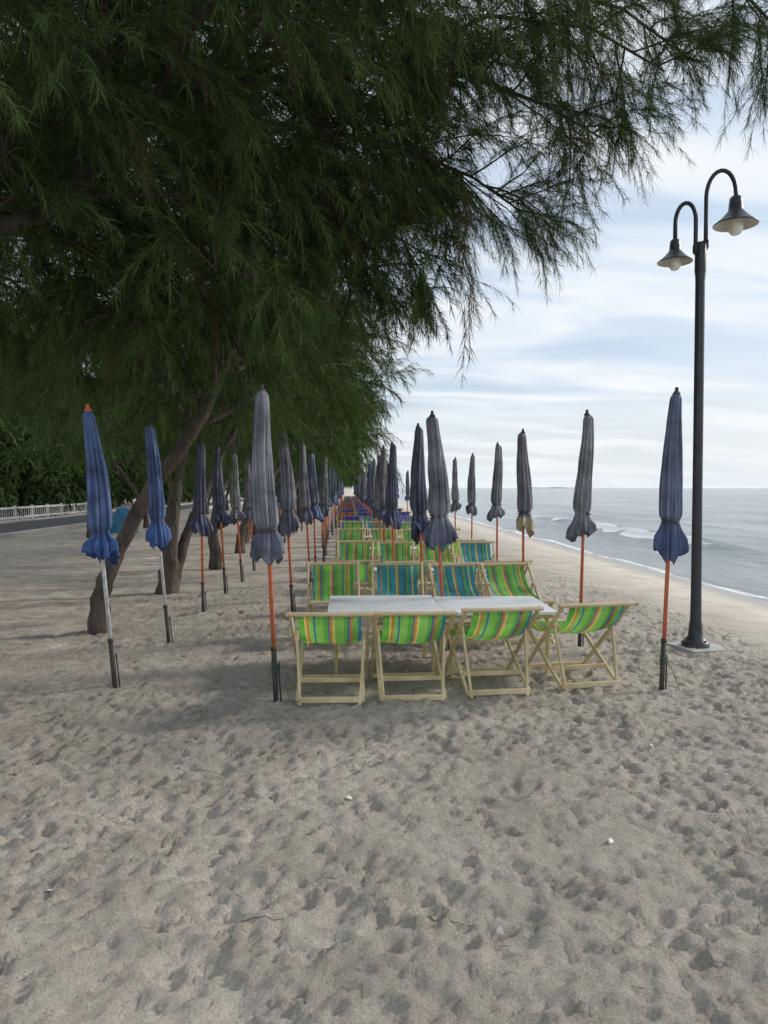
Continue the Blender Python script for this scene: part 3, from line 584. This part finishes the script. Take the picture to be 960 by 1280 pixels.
while y0 < 84:
    k += 1; x0 = .08 if k < 5 else -.05
    for j in range(4):
        x = x0+j*.70
        if y0 < 22: c = 'green' if rg.random() < .65 else 'turquoise'
        elif y0 < 32: c = str(rg.choice(['turquoise', 'turquoise', 'blue', 'blue', 'red']))
        elif y0 < 50: c = str(rg.choice(['red', 'blue', 'blue', 'blue']))
        else: c = str(rg.choice(['blue', 'blue', 'blue', 'red', 'turquoise']))
        fr = FR if y0 < 22 else FR2
        chair(x+rg.uniform(-.05, .05), y0+rg.uniform(-.08, .08), rg.uniform(-.1, .1), c, (1, 1, 1.0), fr=fr)
        chair(x+rg.uniform(-.05, .05), y0+2.55+rg.uniform(-.08, .08), math.pi+rg.uniform(-.1, .1), c if rg.random() < .7 else ('green' if y0 < 20 else 'blue'), (1, 1, 1.08), fr=fr)
    y0 += 3.9

# ---------------------------------------------------------------- tables
V = []; F = []; box(V, F, (0, 0, .585), (1.02, 1.0, .026), .008); TT = mesh_from('table_top', V, F, M_white, False)
V = []; F = []
for s in (-1, 1):
    beam(V, F, (-.46, s*.45, .553), (.46, s*.45, .553), .035, .022, (0, 0, 1)); beam(V, F, (s*.47, -.438, .553), (s*.47, .438, .553), .035, .022, (0, 0, 1))
TA = mesh_from('apron', V, F, M_yellow, False)
V = []; F = []; beam(V, F, (0, 0, -.05), (0, 0, .57), .03, .03); TL_ = mesh_from('leg', V, F, M_yellow, False)
def table(x, y, rz=0, s=(1, 1, 1)):
    e = thing('white_table', [('table_top', TT), ('apron', TA)], (x, y, gavg(x, y)), (0, 0, rz), s, 'low white topped table with yellow legs on sand', 'table', 'white tables between the chairs')
    for sx_ in (-.435, .435):
        for sy_ in (-.41, .41): obj('leg', TL_, (sx_, sy_, 0), e)
table(.33, 7.16, .0); table(1.37, 7.18, -.012)
y0 = 10.3+1.32
while y0 < 80:
    table(.62, y0, 0, (.85, .4, .8)); table(1.72, y0, 0, (.85, .4, .8)); y0 += 3.9

# ---------------------------------------------------------------- street lamp
lx, ly = 3.75, 8.0; lz = gz(lx, ly)
V = []; F = []; lathe(V, F, [(.0, 4.33), (.05, 4.325), (.058, 4.30), (.058, 4.02), (.052, 3.98), (.049, 3.9), (.051, 1.6), (.055, .6), (.059, .3), (.07, .22), (.078, .12), (.12, .07), (.145, .05), (.145, .0)], 28)
for i in range(4):
    a = i*math.pi/2+.6; tube(V, F, [(.118*math.cos(a), .118*math.sin(a), .03), (.118*math.cos(a), .118*math.sin(a), .085)], .012, 6)
LP = mesh_from('pole', V, F, M_lampblk)
def arch(x0, z0, z1, x1, zend, y1, ztop):
    pts = [(x0, 0, z0), (x0, 0, (z0+z1)/2), (x0, 0, z1)]
    for i in range(1, 13):
        a = math.pi*i/12; f = (1-math.cos(a))/2; pts.append((x0+(x1-x0)*f, y1*f, z1+(ztop-z1)*math.sin(a)))
    pts.append((x1, y1, zend)); V = []; F = []; tube(V, F, pts, .022, 12); tube(V, F, [(x0, 0, z0+.02), (x0, 0, z0+.10)], .03, 12); return mesh_from('arm', V, F, M_lampblk)
ARM1 = arch(.055, 4.25, 4.80, .315, 4.74, -.12, 5.06); ARM2 = arch(-.055, 4.2, 4.56, -.225, 4.36, .12, 4.76)
m_, nt, out = new_mat('milky_glass'); p = N(nt, 'ShaderNodeBsdfPrincipled'); p.inputs['Roughness'].default_value = .25; p.inputs['Subsurface Weight'].default_value = .3
nz_ = N(nt, 'ShaderNodeTexNoise'); nz_.inputs['Scale'].default_value = 8; rr_ = ramp(nt, [(.3, (.72, .68, .56)), (.7, (.86, .83, .74))]); nt.links.new(nz_.outputs['Fac'], rr_.inputs[0]); nt.links.new(rr_.outputs[0], p.inputs['Base Color']); nt.links.new(p.outputs[0], out.inputs[0]); M_bulb = m_
def shade(s):
    prof = [(.018, 0), (.045, -.01), (.062, -.03), (.07, -.10), (.074, -.15), (.085, -.17), (.115, -.205), (.16, -.25), (.205, -.285), (.225, -.30), (.222, -.308)]
    inn = [(.222, -.308), (.20, -.292), (.15, -.255), (.09, -.20), (.05, -.16)]
    V = []; F = []; lathe(V, F, [(r*s, z*s) for r, z in prof], 32); nf = len(F); lathe(V, F, [(r*s, z*s) for r, z in inn], 32)
    me = mesh_from('lamp_shade', V, F, [M_lampblk, M_shadein])
    for i, pl in enumerate(me.polygons): pl.material_index = 0 if i < nf else 1
    V = []; F = []; lathe(V, F, [(.045*s, -.2*s), (.07*s, -.25*s), (.078*s, -.32*s), (.07*s, -.37*s), (.045*s, -.405*s), (.001, -.42*s)], 20)
    return me, mesh_from('bulb', V, F, M_bulb)
S1, BU1 = shade(1.0); S2, BU2 = shade(.82)
e = thing('street_lamp', [('pole', LP), ('arm', ARM1), ('arm', ARM2)], (lx, ly, lz), (0, 0, 0), label='tall black street lamp with two arched arms and bell shades', category='street lamp')
for sm, bm_, loc in ((S1, BU1, (.315, -.12, 4.78)), (S2, BU2, (-.225, .12, 4.40))):
    so = obj('lamp_shade', sm, loc, e); obj('bulb', bm_, (0, 0, 0), so)
V = []; F = []; box(V, F, (0, 0, -.02), (.5, .5, .10), .03)
o = obj('concrete_footing', mesh_from('concrete_footing', V, F, M_conc, False), (lx+.05, ly, lz-.02), rot=(0, 0, .2)); o['label'] = 'small square concrete pad half buried in sand'; o['category'] = 'concrete pad'

# ---------------------------------------------------------------- blue tarp pile, litter
V = []; F = []; nn = 30
for i in range(nn+1):
    for j in range(nn+1):
        u = i/nn*2-1; v = j/nn*2-1; e_ = max(abs(u), abs(v)); h = (1-sst(.82, .97, np.array(e_)))*(.62+(.22 if u > .1 else 0)+.05*math.sin(5*u)+.06*math.cos(7*v))
        V.append((u*.8+.04*math.sin(9*v), v*.6+.05*math.sin(7*u), float(h)+.12*float(vnoise(np.array(u*5), np.array(v*5), 2))))
for i in range(nn):
    for j in range(nn):
        a = i*(nn+1)+j; F.append((a, a+nn+1, a+nn+2, a+1))
o = obj('tarp_covered_pile', mesh_from('tarp_covered_pile', V, F, M_tarp, False), (-8.75, 29, gz(-8.75, 29)), rot=(0, 0, .2)); o['label'] = 'pile covered with blue tarpaulin standing on the sand'; o['category'] = 'tarpaulin'
rg = np.random.default_rng(55); V = []; F = []
for i in range(1400):
    if rg.random() < .7: x = rg.uniform(-4.5, -.5); y = rg.uniform(3.5, 13)
    else: x = rg.uniform(-3.2, 3.5); y = rg.uniform(2.2, 9)
    a = rg.uniform(0, 6.28); l = rg.uniform(.02, .07); z = gz(x, y)+.003
    x2 = x+l*math.cos(a); y2 = y+l*math.sin(a); xm = (x+x2)/2+rg.normal(0, .006); ym = (y+y2)/2+rg.normal(0, .006)
    tube(V, F, [(x, y, z), (xm, ym, gz(xm, ym)+.003), (x2, y2, gz(x2, y2)+.003)], rg.uniform(.0005, .0011), 3, False)
o = obj('needle_litter', mesh_from('needle_litter', V, F, M_twig)); o['kind'] = 'stuff'; o['label'] = 'scattered dry needles and twig bits on the sand'; o['category'] = 'litter'
for k, (x, y, a, l) in enumerate([(-1.5, 5.0, .35, .6), (-1.05, 4.7, -.25, .3), (-.45, 3.05, .1, .22), (.32, 3.0, -.5, .2)]):
    V = []; F = []; pts = []
    for i in range(13):
        t = i/12; px = x+l*t*math.cos(a)+rg.normal(0, .004); py = y+l*t*math.sin(a)+rg.normal(0, .006); pts.append((px-x, py-y, gz(px, py)+.003-gz(x, y)))
    tube(V, F, pts, list(np.linspace(.0022, .001, 13)), 6)
    o = obj('fallen_twig', mesh_from('fallen_twig', V, F, M_twig), (x, y, gz(x, y))); o['label'] = 'thin dry twig lying on the sand'; o['category'] = 'twig'; o['group'] = 'fallen twigs on the sand'
V = []; F = []
for i in range(9):
    for j in range(13):
        r = .022*i/8; th = (j/12-.5)*2.6; rr = r*(1+.04*math.cos(j*math.pi)); V.append((rr*math.cos(th), rr*math.sin(th), .012*(1-(i/8)**2)+.002))
for i in range(8):
    for j in range(12): a = i*13+j; F.append((a, a+13, a+14, a+1))
SH = mesh_from('seashell', V, F, M_shell)
for x, y in [(.0, 4.2), (1.25, 3.55), (-.3, 4.25), (2.0, 4.9), (-1.3, 3.3), (.6, 2.9), (1.0, 4.7), (-2.0, 4.6), (1.9, 3.1), (.15, 5.2)]:
    o = obj('seashell', SH, (x, y, gz(x, y)+.004), rot=(rg.uniform(-.4, .4), rg.uniform(-.4, .4), rg.uniform(0, 6))); o['label'] = 'small bleached white shell lying on the sand'; o['category'] = 'shell'; o['group'] = 'shells on the sand'

# ---------------------------------------------------------------- sky, sun, camera
az, el = R(72), R(27)
w = bpy.data.worlds.new('World'); scene.world = w; w.use_nodes = True; nt = w.node_tree; L = nt.links; nt.nodes.clear()
out = N(nt, 'ShaderNodeOutputWorld'); bg = N(nt, 'ShaderNodeBackground'); bg2 = N(nt, 'ShaderNodeBackground')
sk = N(nt, 'ShaderNodeTexSky'); sk.sky_type = 'NISHITA'; sk.sun_disc = False; sk.sun_elevation = el; sk.sun_rotation = az; sk.dust_density = 2
L.new(sk.outputs[0], bg.inputs[0]); bg.inputs[1].default_value = .13
tc = N(nt, 'ShaderNodeTexCoord'); sep = N(nt, 'ShaderNodeSeparateXYZ'); L.new(tc.outputs['Generated'], sep.inputs[0])
ad = N(nt, 'ShaderNodeMath', operation='ADD'); ad.inputs[1].default_value = .14; L.new(sep.outputs[2], ad.inputs[0])
mxz = N(nt, 'ShaderNodeMath', operation='MAXIMUM'); mxz.inputs[1].default_value = .05; L.new(ad.outputs[0], mxz.inputs[0])
dx_ = N(nt, 'ShaderNodeMath', operation='DIVIDE'); L.new(sep.outputs[0], dx_.inputs[0]); L.new(mxz.outputs[0], dx_.inputs[1])
dy_ = N(nt, 'ShaderNodeMath', operation='DIVIDE'); L.new(sep.outputs[1], dy_.inputs[0]); L.new(mxz.outputs[0], dy_.inputs[1])
cb = N(nt, 'ShaderNodeCombineXYZ'); L.new(dx_.outputs[0], cb.inputs[0]); L.new(dy_.outputs[0], cb.inputs[1])
mpc = N(nt, 'ShaderNodeMapping'); mpc.inputs['Rotation'].default_value = (0, 0, .35); mpc.inputs['Scale'].default_value = (.6, 1.6, 1); L.new(cb.outputs[0], mpc.inputs[0])
cn2 = N(nt, 'ShaderNodeTexNoise'); cn2.inputs['Scale'].default_value = 1.5; cn2.inputs['Detail'].default_value = 7; cn2.inputs['Distortion'].default_value = .5; L.new(mpc.outputs[0], cn2.inputs['Vector'])
cmask = ramp(nt, [(.34, 0.65), (.55, 1.0)]); L.new(cn2.outputs['Fac'], cmask.inputs[0])
ccol = ramp(nt, [(.32, (.58, .71, .88)), (.5, (.72, .81, .91)), (.66, (.88, .91, .94))]); L.new(cn2.outputs['Fac'], ccol.inputs[0])
hz = N(nt, 'ShaderNodeMapRange', interpolation_type='SMOOTHSTEP'); hz.inputs[1].default_value = .18; hz.inputs[2].default_value = 0.0; L.new(sep.outputs[2], hz.inputs[0])
hm = N(nt, 'ShaderNodeMath', operation='MULTIPLY'); hm.inputs[1].default_value = .6; L.new(hz.outputs[0], hm.inputs[0])
mc = N(nt, 'ShaderNodeMix', data_type='RGBA'); L.new(hm.outputs[0], mc.inputs[0]); L.new(ccol.outputs[0], mc.inputs[6]); mc.inputs[7].default_value = (.84, .87, .87, 1)
L.new(mc.outputs[2], bg2.inputs[0]); bg2.inputs[1].default_value = 1.07
mxs = N(nt, 'ShaderNodeMixShader')
mm = N(nt, 'ShaderNodeMath', operation='MAXIMUM'); L.new(cmask.outputs[0], mm.inputs[0]); L.new(hz.outputs[0], mm.inputs[1])
L.new(mm.outputs[0], mxs.inputs[0]); L.new(bg.outputs[0], mxs.inputs[1]); L.new(bg2.outputs[0], mxs.inputs[2]); L.new(mxs.outputs[0], out.inputs[0])
sd = bpy.data.lights.new('sun', 'SUN'); sd.energy = 2.8; sd.angle = R(8); sd.color = (1, .94, .85)
so = bpy.data.objects.new('sun', sd); COL.objects.link(so)
sv = Vector((math.sin(az)*math.cos(el), math.cos(az)*math.cos(el), math.sin(el))); so.rotation_euler = (-sv).to_track_quat('-Z', 'Y').to_euler(); so.location = (20, 10, 20)
cd = bpy.data.cameras.new('camera'); cam = bpy.data.objects.new('camera', cd); COL.objects.link(cam); scene.camera = cam
cd.sensor_fit = 'VERTICAL'; cd.sensor_height = 36; cd.sensor_width = 27; cd.lens = 950/1280*36; cd.clip_end = 12000; cd.clip_start = .05
cam.location = (0, 0, 1.7); cam.rotation_euler = (R(90-1.81), 0, R(-2.71))
scene.view_settings.view_transform = 'Standard'; scene.view_settings.look = 'None'; scene.view_settings.exposure = 0
